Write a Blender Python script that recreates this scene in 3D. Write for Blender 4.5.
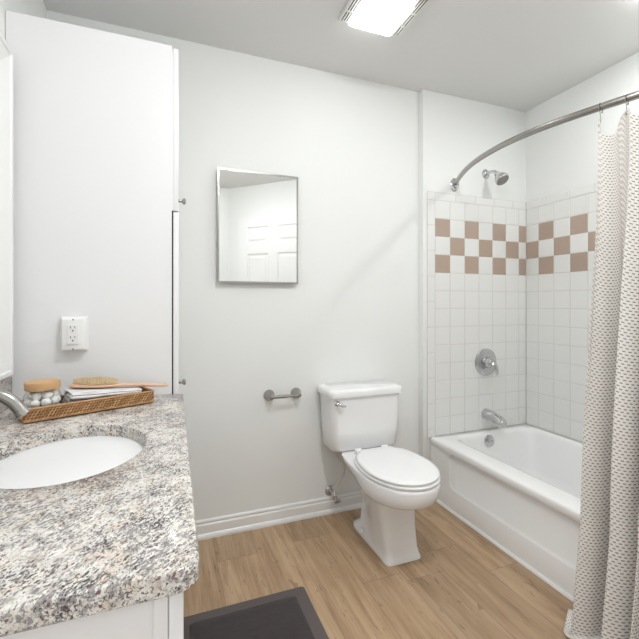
import bpy, bmesh, math, random
from mathutils import Vector, Matrix
random.seed(7)
for o in list(bpy.data.objects): bpy.data.objects.remove(o)
S = bpy.context.scene
C = S.collection
PI = math.pi

# ------------------------------------------------------------------ camera, world, exposure
F_PX, HOR, YAW, EYE = 403.874, 303.381, 0.364746, 1.1581
cd = bpy.data.cameras.new('camera'); cam = bpy.data.objects.new('camera', cd); C.objects.link(cam)
cd.sensor_fit = 'HORIZONTAL'; cd.sensor_width = 36.0; cd.lens = F_PX / 639 * 36.0
cd.shift_y = -(319.5 - HOR) / 639
cd.clip_start = 0.02
cam.location = (0, 0, EYE); cam.rotation_euler = (PI / 2, 0, -YAW)
S.camera = cam
w = bpy.data.worlds.new('world'); S.world = w; w.use_nodes = True
w.node_tree.nodes['Background'].inputs[0].default_value = (0.95, 0.97, 1, 1)
S.view_settings.view_transform = 'Standard'
S.view_settings.look = 'None'
S.view_settings.gamma = 1
S.view_settings.use_curve_mapping = False
S.view_settings.exposure = 0.0
FILL_SKY = 2.0  # daylight strength through the added left doorway, used as fill
FL = (0.5, 0.6)
ALCOVE_FILL = 150.0  # strength of the added alcove fill light
CEIL_LAMP = 9.0
VANITY_LAMP = 3.0
ROOM_FILL = 72.0  # strength of the added room fill light
w.node_tree.nodes['Background'].inputs[1].default_value = FILL_SKY

# ------------------------------------------------------------------ materials
def nt(name):
    m = bpy.data.materials.new(name); m.use_nodes = True
    n = m.node_tree; b = n.nodes['Principled BSDF']
    return m, n, b
def mat(name, col, rough=0.5, metal=0.0, bump=0.0, bscale=200.0, coat=0.0, var=0.0, spec=None):
    m, n, b = nt(name)
    b.inputs['Base Color'].default_value = (*col, 1); b.inputs['Roughness'].default_value = rough
    b.inputs['Metallic'].default_value = metal
    if spec is not None: b.inputs['Specular IOR Level'].default_value = spec
    if coat: b.inputs['Coat Weight'].default_value = coat; b.inputs['Coat Roughness'].default_value = 0.05
    tc = n.nodes.new('ShaderNodeTexCoord')
    nz = n.nodes.new('ShaderNodeTexNoise'); nz.inputs['Scale'].default_value = bscale; nz.inputs['Detail'].default_value = 3
    n.links.new(tc.outputs['Object'], nz.inputs['Vector'])
    if var:
        mx = n.nodes.new('ShaderNodeMix'); mx.data_type = 'RGBA'
        mx.inputs[6].default_value = (*[c * (1 - var) for c in col], 1); mx.inputs[7].default_value = (*[min(1, c * (1 + var)) for c in col], 1)
        n.links.new(nz.outputs['Fac'], mx.inputs[0]); n.links.new(mx.outputs[2], b.inputs['Base Color'])
    if bump:
        bp = n.nodes.new('ShaderNodeBump'); bp.inputs['Strength'].default_value = bump; bp.inputs['Distance'].default_value = 0.002
        n.links.new(nz.outputs['Fac'], bp.inputs['Height']); n.links.new(bp.outputs['Normal'], b.inputs['Normal'])
    return m
class G:
    """tiny node-graph helper"""
    def __init__(s, n): s.n = n
    def put(s, v, sock):
        if hasattr(v, 'links') or hasattr(v, 'is_linked'): s.n.links.new(v, sock)
        else: sock.default_value = v
    def m(s, op, a, b=0.0, c=None):
        d = s.n.nodes.new('ShaderNodeMath'); d.operation = op
        s.put(a, d.inputs[0]); s.put(b, d.inputs[1])
        if c is not None: s.put(c, d.inputs[2])
        return d.outputs[0]
    def noise(s, vec, scale, detail=2, rough=0.5, dist=0.0):
        d = s.n.nodes.new('ShaderNodeTexNoise'); s.n.links.new(vec, d.inputs['Vector'])
        d.inputs['Scale'].default_value = scale; d.inputs['Detail'].default_value = detail
        d.inputs['Roughness'].default_value = rough; d.inputs['Distortion'].default_value = dist
        return d.outputs['Fac']
    def ramp(s, fac, stops, interp='LINEAR'):
        d = s.n.nodes.new('ShaderNodeValToRGB'); d.color_ramp.interpolation = interp
        e = d.color_ramp.elements
        while len(e) < len(stops): e.new(0.5)
        for k, (p, c) in enumerate(stops):
            e[k].position = p; e[k].color = (*c, 1) if len(c) == 3 else c
        s.n.links.new(fac, d.inputs[0]); return d.outputs[0]
    def mix(s, fac, a, b, blend='MIX'):
        d = s.n.nodes.new('ShaderNodeMix'); d.data_type = 'RGBA'; d.blend_type = blend
        s.put(fac, d.inputs[0])
        for v, k in ((a, 6), (b, 7)):
            if isinstance(v, tuple): d.inputs[k].default_value = (*v, 1)
            else: s.n.links.new(v, d.inputs[k])
        return d.outputs[2]
    def mapping(s, vec, scale=(1, 1, 1), rot=(0, 0, 0)):
        d = s.n.nodes.new('ShaderNodeMapping'); d.inputs['Scale'].default_value = scale; d.inputs['Rotation'].default_value = rot
        s.n.links.new(vec, d.inputs['Vector']); return d.outputs[0]
    def bump(s, h, strength, dist=0.002):
        d = s.n.nodes.new('ShaderNodeBump'); d.inputs['Strength'].default_value = strength; d.inputs['Distance'].default_value = dist
        s.n.links.new(h, d.inputs['Height']); return d.outputs[0]
    def coord(s, k='Object'):
        return s.n.nodes.new('ShaderNodeTexCoord').outputs[k]
    def sep(s, v):
        d = s.n.nodes.new('ShaderNodeSeparateXYZ'); s.n.links.new(v, d.inputs[0]); return d.outputs
    def comb(s, x, y, z=0.0):
        d = s.n.nodes.new('ShaderNodeCombineXYZ')
        for k, v in enumerate((x, y, z)): s.put(v, d.inputs[k])
        return d.outputs[0]

WALL = mat('wall_paint', (0.85, 0.86, 0.84), 0.55, bump=0.04, bscale=350)
CEILM = mat('ceiling_paint', (0.80, 0.80, 0.785), 0.8, bump=0.05, bscale=300)
TRIM = mat('trim_paint', (0.87, 0.87, 0.86), 0.35)
LAM = mat('white_laminate', (0.83, 0.83, 0.835), 0.32)
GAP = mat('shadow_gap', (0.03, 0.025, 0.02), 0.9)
PORC = mat('porcelain', (0.89, 0.89, 0.885), 0.12, coat=0.4)
SEATM = mat('seat_plastic', (0.88, 0.88, 0.875), 0.25)
ENAM = mat('tub_enamel', (0.90, 0.90, 0.89), 0.16, coat=0.3)
CHROME = mat('chrome', (0.62, 0.62, 0.63), 0.08, 1.0)
NICKEL = mat('brushed_nickel', (0.38, 0.37, 0.35), 0.26, 1.0, bump=0.02, bscale=500)
DARKN = mat('dark_nickel', (0.33, 0.31, 0.29), 0.3, 1.0)
WTILE = mat('white_tile', (0.82, 0.82, 0.80), 0.18, bump=0.01, bscale=60)
BTILE = mat('brown_tile', (0.45, 0.345, 0.28), 0.22, var=0.04, bscale=150)
GROUT = mat('grout', (0.63, 0.61, 0.56), 0.9, var=0.12, bscale=9)
PLASTIC = mat('outlet_plastic', (0.87, 0.87, 0.86), 0.3)
SLOT = mat('outlet_slot', (0.12, 0.11, 0.10), 0.6)
MIRROR = mat('mirror_glass', (0.80, 0.81, 0.80), 0.01, 1.0)
BAMBOO = mat('bamboo', (0.60, 0.36, 0.17), 0.4, var=0.15, bscale=60)
WOOD = mat('pale_beech', (0.72, 0.45, 0.30), 0.4, var=0.06, bscale=40)
BRIST = mat('bristle', (0.72, 0.57, 0.36), 0.6)
COTTON = mat('cotton', (0.90, 0.89, 0.87), 0.95, bump=0.4, bscale=90)
RATTAN = mat('rattan', (0.50, 0.27, 0.115), 0.5, var=0.35, bscale=70)
RATTLT = mat('rattan_pale', (0.66, 0.42, 0.21), 0.5, var=0.25, bscale=90)
RATTIN = mat('rattan_dark', (0.22, 0.11, 0.05), 0.7)
SINKM = mat('sink_porcelain', (0.82, 0.83, 0.845), 0.12, coat=0.4)
SPRAY = mat('spray_face_plastic', (0.28, 0.28, 0.27), 0.35)
GRILLE = mat('grille_plastic', (0.80, 0.79, 0.76), 0.45)
PVC = mat('supply_tube', (0.66, 0.62, 0.56), 0.4)
def emis(name, col, st):
    m, n, b = nt(name); b.inputs['Base Color'].default_value = (*col, 1)
    b.inputs['Emission Color'].default_value = (*col, 1); b.inputs['Emission Strength'].default_value = st
    return m
FILLM = emis('room_fill_glass', (0.965, 0.985, 1.0), ROOM_FILL)  # glow of the unseen fill light added to the room
ALCV = emis('alcove_fill_glass', (0.98, 0.99, 1.0), ALCOVE_FILL)  # glow of the unseen fill light added over the tub
LENS = emis('lamp_lens', (0.98, 0.99, 1.0), CEIL_LAMP)
GLOBE = emis('lamp_globe', (0.98, 0.985, 1.0), VANITY_LAMP)
def glass_mat():
    m, n, b = nt('clear_glass'); n.nodes.remove(b)
    t_ = n.nodes.new('ShaderNodeBsdfTransparent'); t_.inputs[0].default_value = (0.97, 0.98, 0.975, 1)
    gl = n.nodes.new('ShaderNodeBsdfGlossy'); gl.inputs['Roughness'].default_value = 0.02
    lw = n.nodes.new('ShaderNodeLayerWeight'); lw.inputs['Blend'].default_value = 0.5
    g = G(n); pw = g.m('ADD', g.m('MULTIPLY', g.m('POWER', lw.outputs['Facing'], 3.0), 0.55), 0.05)
    mx = n.nodes.new('ShaderNodeMixShader'); n.links.new(pw, mx.inputs[0]); n.links.new(t_.outputs[0], mx.inputs[1]); n.links.new(gl.outputs[0], mx.inputs[2])
    n.links.new(mx.outputs[0], n.nodes['Material Output'].inputs['Surface']); return m
GLASS = glass_mat()
def floor_mat():
    m, n, b = nt('oak_plank_floor'); g = G(n)
    o = g.coord('Object'); x, y, z = g.sep(o)
    px = g.m('DIVIDE', g.m('ADD', x, 3.06), 0.182); col = g.m('FLOOR', px)
    wn = n.nodes.new('ShaderNodeTexWhiteNoise'); wn.noise_dimensions = '1D'; n.links.new(col, wn.inputs['W'])
    py = g.m('DIVIDE', g.m('ADD', g.m('ADD', y, 3.0), g.m('MULTIPLY', wn.outputs[0], 1.22)), 1.22); row = g.m('FLOOR', py)
    pid = g.m('ADD', g.m('MULTIPLY', col, 7.31), g.m('MULTIPLY', row, 3.17))
    w2 = n.nodes.new('ShaderNodeTexWhiteNoise'); w2.noise_dimensions = '1D'; n.links.new(pid, w2.inputs['W'])
    v = g.comb(g.m('ADD', x, g.m('MULTIPLY', w2.outputs[0], 5.0)), y, pid)
    gr = g.noise(g.mapping(v, (34, 2.2, 1)), 1.0, 5, 0.62, 0.6)
    fine = g.noise(g.mapping(v, (160, 5, 1)), 1.0, 3, 0.6)
    blot = g.noise(g.mapping(v, (9, 2.0, 1)), 1.0, 3, 0.55, 0.8)
    fac = g.m('ADD', g.m('ADD', g.m('MULTIPLY', gr, 0.52), g.m('MULTIPLY', blot, 0.38)), g.m('MULTIPLY', fine, 0.12))
    c = g.ramp(fac, [(0.30, (0.21, 0.122, 0.062)), (0.44, (0.37, 0.243, 0.142)), (0.55, (0.465, 0.320, 0.196)), (0.72, (0.55, 0.400, 0.265))])
    tone = g.m('ADD', g.m('MULTIPLY', w2.outputs[0], 0.20), 0.90)
    tc = n.nodes.new('ShaderNodeCombineColor')
    for k in range(3): n.links.new(tone, tc.inputs[k])
    c = g.mix(1.0, c, tc.outputs[0], 'MULTIPLY')
    kn = g.noise(g.mapping(v, (16, 5.0, 1)), 1.0, 2, 0.5, 1.8)
    c = g.mix(g.m('MULTIPLY', g.m('GREATER_THAN', kn, 0.70), 0.45), c, (0.12, 0.065, 0.035))
    crack = g.noise(g.mapping(v, (26, 1.6, 1)), 1.0, 2, 0.5, 2.2)
    line = g.m('LESS_THAN', g.m('ABSOLUTE', g.m('SUBTRACT', crack, 0.60)), 0.006)
    c = g.mix(g.m('MULTIPLY', line, 0.5), c, (0.10, 0.055, 0.03))
    fx = g.m('FRACT', px); fy = g.m('FRACT', py)
    ex = g.m('LESS_THAN', fx, 0.010); ey = g.m('LESS_THAN', fy, 0.0016)
    e = g.m('MAXIMUM', ex, ey)
    c = g.mix(g.m('MULTIPLY', e, 0.55), c, (0.09, 0.05, 0.03))
    n.links.new(c, b.inputs['Base Color']); b.inputs['Roughness'].default_value = 0.42
    n.links.new(g.bump(gr, 0.08), b.inputs['Normal']); return m
FLOOR = floor_mat()
def granite_mat():
    m, n, b = nt('speckled_granite'); g = G(n)
    o = g.mapping(g.coord('Object'), (1, 1, 1), (0, 0, -0.95))
    s = g.mapping(o, (0.82, 1.45, 1.2))
    cl = g.noise(o, 14, 3, 0.6, 0.4)
    c = g.ramp(g.noise(o, 55, 4, 0.65, 0.3), [(0.34, (0.42, 0.39, 0.36)), (0.45, (0.66, 0.62, 0.57)), (0.60, (0.77, 0.74, 0.695))])
    tan = g.m('MULTIPLY', g.ramp(g.noise(s, 26, 3, 0.5, 0.5), [(0.54, (0, 0, 0)), (0.64, (1, 1, 1))]), 0.55)
    c = g.mix(tan, c, (0.66, 0.56, 0.44))
    gy = g.ramp(g.m('ADD', g.noise(s, 150, 4, 0.65, 0.8), g.m('MULTIPLY', g.m('SUBTRACT', cl, 0.5), 0.45)), [(0.525, (0, 0, 0)), (0.575, (1, 1, 1))])
    c = g.mix(g.m('MULTIPLY', gy, 0.78), c, (0.17, 0.155, 0.16))
    bk = g.ramp(g.m('ADD', g.noise(s, 210, 3, 0.6, 1.0), g.m('MULTIPLY', g.m('SUBTRACT', g.noise(o, 22, 2, 0.5), 0.5), 0.40)), [(0.56, (0, 0, 0)), (0.60, (1, 1, 1))])
    c = g.mix(g.m('MULTIPLY', bk, 0.92), c, (0.035, 0.032, 0.035))
    v = n.nodes.new('ShaderNodeTexVoronoi'); v.inputs['Scale'].default_value = 125; n.links.new(s, v.inputs['Vector'])
    sp = n.nodes.new('ShaderNodeSeparateColor'); n.links.new(v.outputs['Color'], sp.inputs[0])
    red = g.m('MULTIPLY', g.m('LESS_THAN', v.outputs['Distance'], 0.32), g.m('GREATER_THAN', sp.outputs[0], 0.81))
    c = g.mix(g.m('MULTIPLY', red, 0.85), c, (0.15, 0.055, 0.065))
    n.links.new(c, b.inputs['Base Color']); b.inputs['Roughness'].default_value = 0.18
    return m
GRANITE = granite_mat()
def curtain_mat():
    m, n, b = nt('dashed_curtain_fabric'); g = G(n)
    u, v, _ = g.sep(g.coord('UV'))
    rp, cp = 0.0104, 0.0158
    r = g.m('DIVIDE', v, rp); row = g.m('FLOOR', r); fv = g.m('FRACT', r)
    cu = g.m('ADD', g.m('DIVIDE', u, cp), g.m('MULTIPLY', g.m('MODULO', row, 2.0), 0.5))
    jit = g.noise(g.comb(g.m('FLOOR', cu), row), 0.73, 0)
    fu = g.m('FRACT', cu)
    mk_ = g.m('MULTIPLY', g.m('LESS_THAN', fu, g.m('ADD', 0.42, g.m('MULTIPLY', jit, 0.22))), g.m('LESS_THAN', g.m('ABSOLUTE', g.m('SUBTRACT', fv, 0.5)), 0.17))
    wv = g.noise(g.comb(g.m('MULTIPLY', u, 900), g.m('MULTIPLY', v, 900)), 1.0, 2)
    c = g.mix(wv, (0.74, 0.705, 0.66), (0.82, 0.79, 0.75))
    c = g.mix(g.m('MULTIPLY', mk_, 0.86), c, (0.105, 0.085, 0.075))
    n.links.new(c, b.inputs['Base Color']); b.inputs['Roughness'].default_value = 0.9; b.inputs['Specular IOR Level'].default_value = 0.1
    n.links.new(g.bump(wv, 0.15, 0.001), b.inputs['Normal']); return m
CURT = curtain_mat()
def towel_mat():
    m, n, b = nt('striped_towel'); g = G(n)
    u, v, _ = g.sep(g.coord('UV'))
    f = g.m('FRACT', g.m('DIVIDE', v, 0.0098))
    c = g.mix(g.m('LESS_THAN', f, 0.22), (0.88, 0.87, 0.86), (0.22, 0.21, 0.25))
    n.links.new(c, b.inputs['Base Color']); b.inputs['Roughness'].default_value = 0.95
    n.links.new(g.bump(g.noise(g.coord('Object'), 900, 2), 0.3, 0.001), b.inputs['Normal']); return m
TOWEL = towel_mat()
def mat_mat(name, a, bcol, sc, aniso):
    m, n, b = nt(name); g = G(n); o = g.coord('Object')
    ns = g.noise(g.mapping(o, aniso), sc, 4, 0.65, 0.3)
    n.links.new(g.mix(ns, a, bcol), b.inputs['Base Color']); b.inputs['Roughness'].default_value = 0.95
    b.inputs['Sheen Weight'].default_value = 0.3; b.inputs['Specular IOR Level'].default_value = 0.05
    n.links.new(g.bump(g.noise(o, 700, 3), 0.6, 0.003), b.inputs['Normal']); return m
MATIN = mat_mat('bath_mat_pile', (0.030, 0.024, 0.024), (0.075, 0.062, 0.062), 30, (1, 3, 1))
def rib_mat():
    m, n, b = nt('bath_mat_mesh'); g = G(n); x, y, z = g.sep(g.coord('Object'))
    wa = g.m('MULTIPLY', g.m('SINE', g.m('MULTIPLY', g.m('ADD', x, y), 900.0)), g.m('SINE', g.m('MULTIPLY', g.m('SUBTRACT', x, y), 900.0)))
    k = g.m('ADD', g.m('MULTIPLY', wa, 0.5), 0.5)
    n.links.new(g.mix(k, (0.065, 0.053, 0.052), (0.19, 0.160, 0.152)), b.inputs['Base Color']); b.inputs['Roughness'].default_value = 0.9
    n.links.new(g.bump(k, 0.5, 0.002), b.inputs['Normal']); return m
MATED = rib_mat()

# ------------------------------------------------------------------ geometry helpers
def box(bm, x0, x1, y0, y1, z0, z1, bev=0.0, seg=2):
    vs = [bm.verts.new((x, y, z)) for z in (z0, z1) for y in (y0, y1) for x in (x0, x1)]
    fs = [bm.faces.new([vs[i] for i in f]) for f in ((0, 2, 3, 1), (4, 5, 7, 6), (0, 1, 5, 4), (2, 6, 7, 3), (0, 4, 6, 2), (1, 3, 7, 5))]
    if bev:
        es = list({e for f in fs for e in f.edges})
        bmesh.ops.bevel(bm, geom=es, offset=bev, segments=seg, profile=0.5, affect='EDGES')
def loft(bm, rings, cap0=True, cap1=True, closed=True, uv=None):
    R = [[bm.verts.new(p) for p in r] for r in rings]
    n = len(R[0])
    for a, b in zip(R[:-1], R[1:]):
        for i in range(n if closed else n - 1):
            j = (i + 1) % n
            bm.faces.new((a[i], a[j], b[j], b[i]))
    if cap0: bm.faces.new(R[0][::-1])
    if cap1: bm.faces.new(R[-1])
    return R
def frame_of(d):
    d = d.normalized(); up = Vector((0, 0, 1)) if abs(d.z) < 0.95 else Vector((1, 0, 0))
    a = d.cross(up).normalized(); return a, a.cross(d).normalized()
def tube(bm, pts, r, n=12, caps=True, flat=1.0):
    P = [Vector(p) for p in pts]; rs = r if isinstance(r, (list, tuple)) else [r] * len(P)
    rings = []; prev = None
    for i, p in enumerate(P):
        d = (P[min(i + 1, len(P) - 1)] - P[max(i - 1, 0)]).normalized()
        if prev is None: a, b = frame_of(d)
        else:
            a = (prev - d * prev.dot(d)).normalized(); b = d.cross(a).normalized() * -1
            b = a.cross(d).normalized()
        prev = a
        rings.append([p + a * (rs[i] * math.cos(2 * PI * k / n)) + b * (rs[i] * flat * math.sin(2 * PI * k / n)) for k in range(n)])
    loft(bm, rings, caps, caps)
def smoothpath(pts, sub=8):
    P = [Vector(p) for p in pts]; out = []
    for i in range(len(P) - 1):
        p0, p1, p2, p3 = P[max(i - 1, 0)], P[i], P[i + 1], P[min(i + 2, len(P) - 1)]
        for k in range(sub):
            t = k / sub
            out.append(0.5 * ((2 * p1) + (-p0 + p2) * t + (2 * p0 - 5 * p1 + 4 * p2 - p3) * t * t + (-p0 + 3 * p1 - 3 * p2 + p3) * t ** 3))
    out.append(P[-1]); return out
def lathe(bm, prof, base=(0, 0, 0), axis=(0, 0, 1), n=28, sq=1.0):
    ax = Vector(axis).normalized(); a, b = frame_of(ax); B = Vector(base)
    rings = []
    for r, h in prof:
        r = max(r, 1e-5)
        rings.append([B + ax * h + a * (r * math.cos(2 * PI * k / n)) + b * (r * sq * math.sin(2 * PI * k / n)) for k in range(n)])
    loft(bm, rings, True, True)
def rrect(x0, x1, y0, y1, r, k=6):
    out = []
    for cx, cy, a0 in ((x1 - r, y1 - r, 0), (x0 + r, y1 - r, 90), (x0 + r, y0 + r, 180), (x1 - r, y0 + r, 270)):
        for i in range(k + 1):
            a = math.radians(a0 + 90 * i / k); out.append((cx + r * math.cos(a), cy + r * math.sin(a)))
    return out
def ring(pts, z): return [(x, y, z) for x, y in pts]
def world_loc(o):
    v = Vector((0, 0, 0))
    while o is not None: v += o.location; o = o.parent
    return v
def mk(name, bm, m, parent=None, smooth=True, ang=38, local=False, loc=None, weld=False):
    if weld: bmesh.ops.remove_doubles(bm, verts=bm.verts, dist=1e-5)
    bmesh.ops.recalc_face_normals(bm, faces=bm.faces)
    off = Vector((0, 0, 0))
    if parent is not None and not local: off = world_loc(parent)
    if loc is not None: off = Vector(loc)
    if off.length: bmesh.ops.translate(bm, verts=bm.verts, vec=-off)
    for f in bm.faces: f.smooth = smooth
    for e in bm.edges:
        if len(e.link_faces) == 2 and e.calc_face_angle(0) > math.radians(ang): e.smooth = False
    me = bpy.data.meshes.new(name); bm.to_mesh(me); bm.free()
    for q in (m if isinstance(m, (list, tuple)) else [m]): me.materials.append(q)
    o = bpy.data.objects.new(name, me); C.objects.link(o)
    if parent is not None: o.parent = parent
    elif loc is not None: o.location = off
    return o
def thing(name, label, cat, loc=(0, 0, 0), group=None, rotz=0.0):
    o = bpy.data.objects.new(name, None); C.objects.link(o); o.location = loc; o.rotation_euler = (0, 0, rotz)
    o.empty_display_size = 0.05; return tag(o, label, cat, group)
def tag(o, label, cat, group=None):
    o['label'] = label; o['category'] = cat
    if group: o['group'] = group
    return o
def struct(o): o['kind'] = 'structure'; return o
def B(): return bmesh.new()
def bx(name, dims, m, parent=None, bev=0.0, **k):
    bm = B(); box(bm, *dims, bev=bev); return mk(name, bm, m, parent, **k)
def prism(bm, poly, z0, z1):
    loft(bm, [[(x, y, z0) for x, y in poly], [(x, y, z1) for x, y in poly]])

# ------------------------------------------------------------------ the setting
XL, XR, YB, YN, HC = -0.484, 2.255, 2.0736, -0.49, 2.44
YW, XF, XT = 2.0323, 1.438, 1.478            # wet wall face, furring edge, tub apron line
bm = B(); box(bm, XL - 1.8, XR + 0.1, YN - 0.8, YB + 0.1, -0.08, 0.0); struct(mk('floor', bm, FLOOR))
bm = B(); box(bm, XL - 0.1, XR + 0.1, YN - 0.1, YB + 0.1, HC, HC + 0.08); struct(mk('ceiling', bm, CEILM))
struct(bx('wall_back', (XL - 0.1, XF, YB, YB + 0.1, 0, HC), WALL))
wall_wet = struct(bx('wall_alcove', (XF, XR + 0.1, YW, YB + 0.1, 0, HC), WALL, bev=0.003))
wall_right = struct(bx('wall_right', (XR, XR + 0.1, 0.5, YW, 0, HC), WALL))
bm = B(); U = [(YN, 0), (-0.42, 0), (-0.42, 2.06), (0.20, 2.06), (0.20, 0), (YB, 0), (YB, HC), (YN, HC)]      # unseen doorway, added so outside daylight fills the room
loft(bm, [[(x, y, z) for y, z in U] for x in (XL - 0.1, XL)]); struct(mk('wall_left', bm, WALL, smooth=False))
struct(bx('wall_near', (XL - 0.1, 0.70, YN - 0.1, YN, 0, HC), WALL))
D0, D1 = Vector((0.70, -0.49)), Vector((1.44, 0.25))
dd = (D1 - D0).normalized(); dn = Vector((-dd.y, dd.x))    # into the room
bm = B(); prism(bm, [tuple(D0), tuple(D1), (1.54, 0.25), (1.54, 0.15), tuple(D0 + Vector((0.1, -0.1))), (0.70, -0.59)], 0, HC); struct(mk('wall_corner', bm, WALL, smooth=False))
bm = B(); prism(bm, [(1.44, 0.25), (1.44, 0.505), (XR + 0.1, 0.505), (XR + 0.1, 0.405), (1.54, 0.405), (1.54, 0.25)], 0, HC); struct(mk('wall_end', bm, WALL, smooth=False))

# six-panel door in the corner wall (seen in the cabinet mirror)
def panel_door(name, O, ax, nrm, width, height):
    """O: bottom hinge corner, ax: unit direction along the door, nrm: unit normal into the room"""
    A = Vector((ax[0], ax[1], 0)); N = Vector((nrm[0], nrm[1], 0)); O = Vector((O[0], O[1], 0))
    P = lambda s, z, d: O + A * s + N * d + Vector((0, 0, z))
    bm = B()
    def pb(s0, s1, z0, z1, d0, d1):
        vs = [bm.verts.new(P(s, z, d)) for d in (d0, d1) for z in (z0, z1) for s in (s0, s1)]
        for f in ((0, 2, 3, 1), (4, 5, 7, 6), (0, 1, 5, 4), (2, 6, 7, 3), (0, 4, 6, 2), (1, 3, 7, 5)): bm.faces.new([vs[i] for i in f])
    def pan(s0, s1, z0, z1):
        rr = []
        for ins, d in ((0, 0.035), (0.012, 0.026), (0.030, 0.026), (0.045, 0.033)):
            rr.append([P(s, z, d) for s, z in ((s0 + ins, z0 + ins), (s1 - ins, z0 + ins), (s1 - ins, z1 - ins), (s0 + ins, z1 - ins))])
        loft(bm, rr, False, True)
    st = 0.105; mid = width / 2
    zs = [0.01, 0.22, 0.86, 1.02, height - 0.40, height - 0.29, height - 0.11, height]
    pb(0, st, zs[0], height, 0, 0.035); pb(width - st, width, zs[0], height, 0, 0.035); pb(mid - st / 2, mid + st / 2, zs[0], height, 0, 0.035)
    for a, b_ in ((0, 1), (2, 3), (4, 5), (6, 7)):
        for s0, s1 in ((st, mid - st / 2), (mid + st / 2, width - st)): pb(s0, s1, zs[a], zs[b_], 0, 0.035)
    for a, b_ in ((1, 2), (3, 4), (5, 6)):
        for s0, s1 in ((st, mid - st / 2), (mid + st / 2, width - st)): pan(s0, s1, zs[a], zs[b_])
    o = mk(name, bm, TRIM, smooth=False); struct(o)
    kb = B(); lathe(kb, [(0.032, 0), (0.032, 0.006), (0.012, 0.010), (0.012, 0.03), (0.027, 0.042), (0.027, 0.058), (0.012, 0.066)], P(width - 0.06, 0.93, 0.0352), N, 20)
    mk('door_knob', kb, NICKEL, o)
    return o
o0 = D0 + dd * 0.165 + dn * 0.006
panel_door('door_1', o0, dd, dn, 0.86, 2.09)
def casing(name, O, ax, nrm, width, height, w=0.06, t=0.016):
    A = Vector((ax[0], ax[1], 0)); N = Vector((nrm[0], nrm[1], 0)); O = Vector((O[0], O[1], 0)); bm = B()
    for s0, s1, z0, z1 in ((-w, 0, 0, height + w), (width, width + w, 0, height + w), (0, width, height, height + w)):
        vs = [bm.verts.new(O + A * s + N * d + Vector((0, 0, z))) for d in (0.0005, t) for z in (z0, z1) for s in (s0, s1)]
        for f in ((0, 2, 3, 1), (4, 5, 7, 6), (0, 1, 5, 4), (2, 6, 7, 3), (0, 4, 6, 2), (1, 3, 7, 5)): bm.faces.new([vs[i] for i in f])
    return struct(mk(name, bm, TRIM, smooth=False))
casing('trim_1', (XL, -0.42), (0, 1), (1, 0), 0.62, 2.06)  # casing around the doorway added for fill light
panel_door('door_2', (-0.32, YN + 0.004), (1, 0), (0, 1), 0.76, 2.04)
casing('trim_3', (-0.325, YN), (1, 0), (0, 1), 0.77, 2.05)

# baseboards
def baseboard(name, x0, x1, y, sgn=-1):
    prof = [(0.0, 0.0), (0.022, 0.0), (0.022, 0.010), (0.017, 0.020), (0.013, 0.024), (0.013, 0.062), (0.011, 0.067), (0.008, 0.070), (0.008, 0.074), (0.012, 0.078), (0.010, 0.085), (0.004, 0.089), (0.0, 0.089)]
    bm = B(); loft(bm, [[(x, y + sgn * d, z) for d, z in prof] for x in (x0, x1)])
    return struct(mk(name, bm, TRIM, smooth=False))
baseboard('baseboard_back', 0.02, XF, YB - 0.0005)

# ------------------------------------------------------------------ tile surround (pattern of the alcove walls)
def tiles(name, parent, P, cells, rect):
    """P(s, z, d) -> point; cells: (s0, s1, z0, z1, mat); rect: backing"""
    bm = B(); g = 0.0012
    s0, s1, z0, z1 = rect
    def face(pts, mi):
        f = bm.faces.new([bm.verts.new(p) for p in pts]); f.material_index = mi
    vs = [bm.verts.new(P(s, z, d)) for d in (0.0004, 0.0050) for z in (z0, z1) for s in (s0, s1)]
    for q in ((0, 2, 3, 1), (4, 5, 7, 6), (0, 1, 5, 4), (2, 6, 7, 3), (0, 4, 6, 2), (1, 3, 7, 5)):
        bm.faces.new([vs[i] for i in q]).material_index = 2
    for a, b_, c, d_, mi in cells:
        if b_ - a < 0.006 or d_ - c < 0.006: continue
        lo = [bm.verts.new(P(s, z, 0.0049)) for s, z in ((a + g, c + g), (b_ - g, c + g), (b_ - g, d_ - g), (a + g, d_ - g))]
        k = g + 0.0022
        hi = [bm.verts.new(P(s, z, 0.0066)) for s, z in ((a + k, c + k), (b_ - k, c + k), (b_ - k, d_ - k), (a + k, d_ - k))]
        bm.faces.new(hi).material_index = mi
        for i in range(4): bm.faces.new((lo[i], lo[(i + 1) % 4], hi[(i + 1) % 4], hi[i])).material_index = mi
    return mk(name, bm, [WTILE, BTILE, GROUT], parent, smooth=False)
ZT, TP = 1.782, 0.1096
zrows = [ZT - TP * k for k in range(14)]
Z0 = 0.350
cells = []
xs = [1.520 + 0.1110 * k for k in range(7)] + [XR - 0.006]
for r in range(13):
    zt, zb = zrows[r], max(zrows[r + 1], Z0)
    if zt < Z0: continue
    for c in range(7):
        cells.append((xs[c], xs[c + 1], zb, zt, 1 if (r in (1, 2, 3) and (c + r) % 2 == 1) else 0))
zc = ZT
while zc > Z0: cells.append((1.465, 1.520, max(zc - 0.1535, Z0), zc, 0)); zc -= 0.1535
xc = 1.520
cells.append((1.465, 1.520, ZT, 1.831, 0))
while xc < XR - 0.01: cells.append((xc, min(xc + 0.1535, XR - 0.006), ZT, 1.831, 0)); xc += 0.1535
tiles('tile_surround', wall_wet, lambda s, z, d: Vector((s, YW - d, z)), cells, (1.465, XR - 0.0005, Z0, 1.831))
cells = []
ys = [YW - 0.0066] + [1.930 - 0.1085 * k for k in range(14)]
for r in range(13):
    zt, zb = zrows[r], max(zrows[r + 1], Z0)
    if zt < Z0: continue
    for c in range(13):
        a, b_ = max(ys[c + 1], 0.512), ys[c]
        cells.append((a, b_, zb, zt, 1 if (r in (1, 2, 3) and (c + r) % 2 == 0) else 0))
yc = YW - 0.0066
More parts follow.
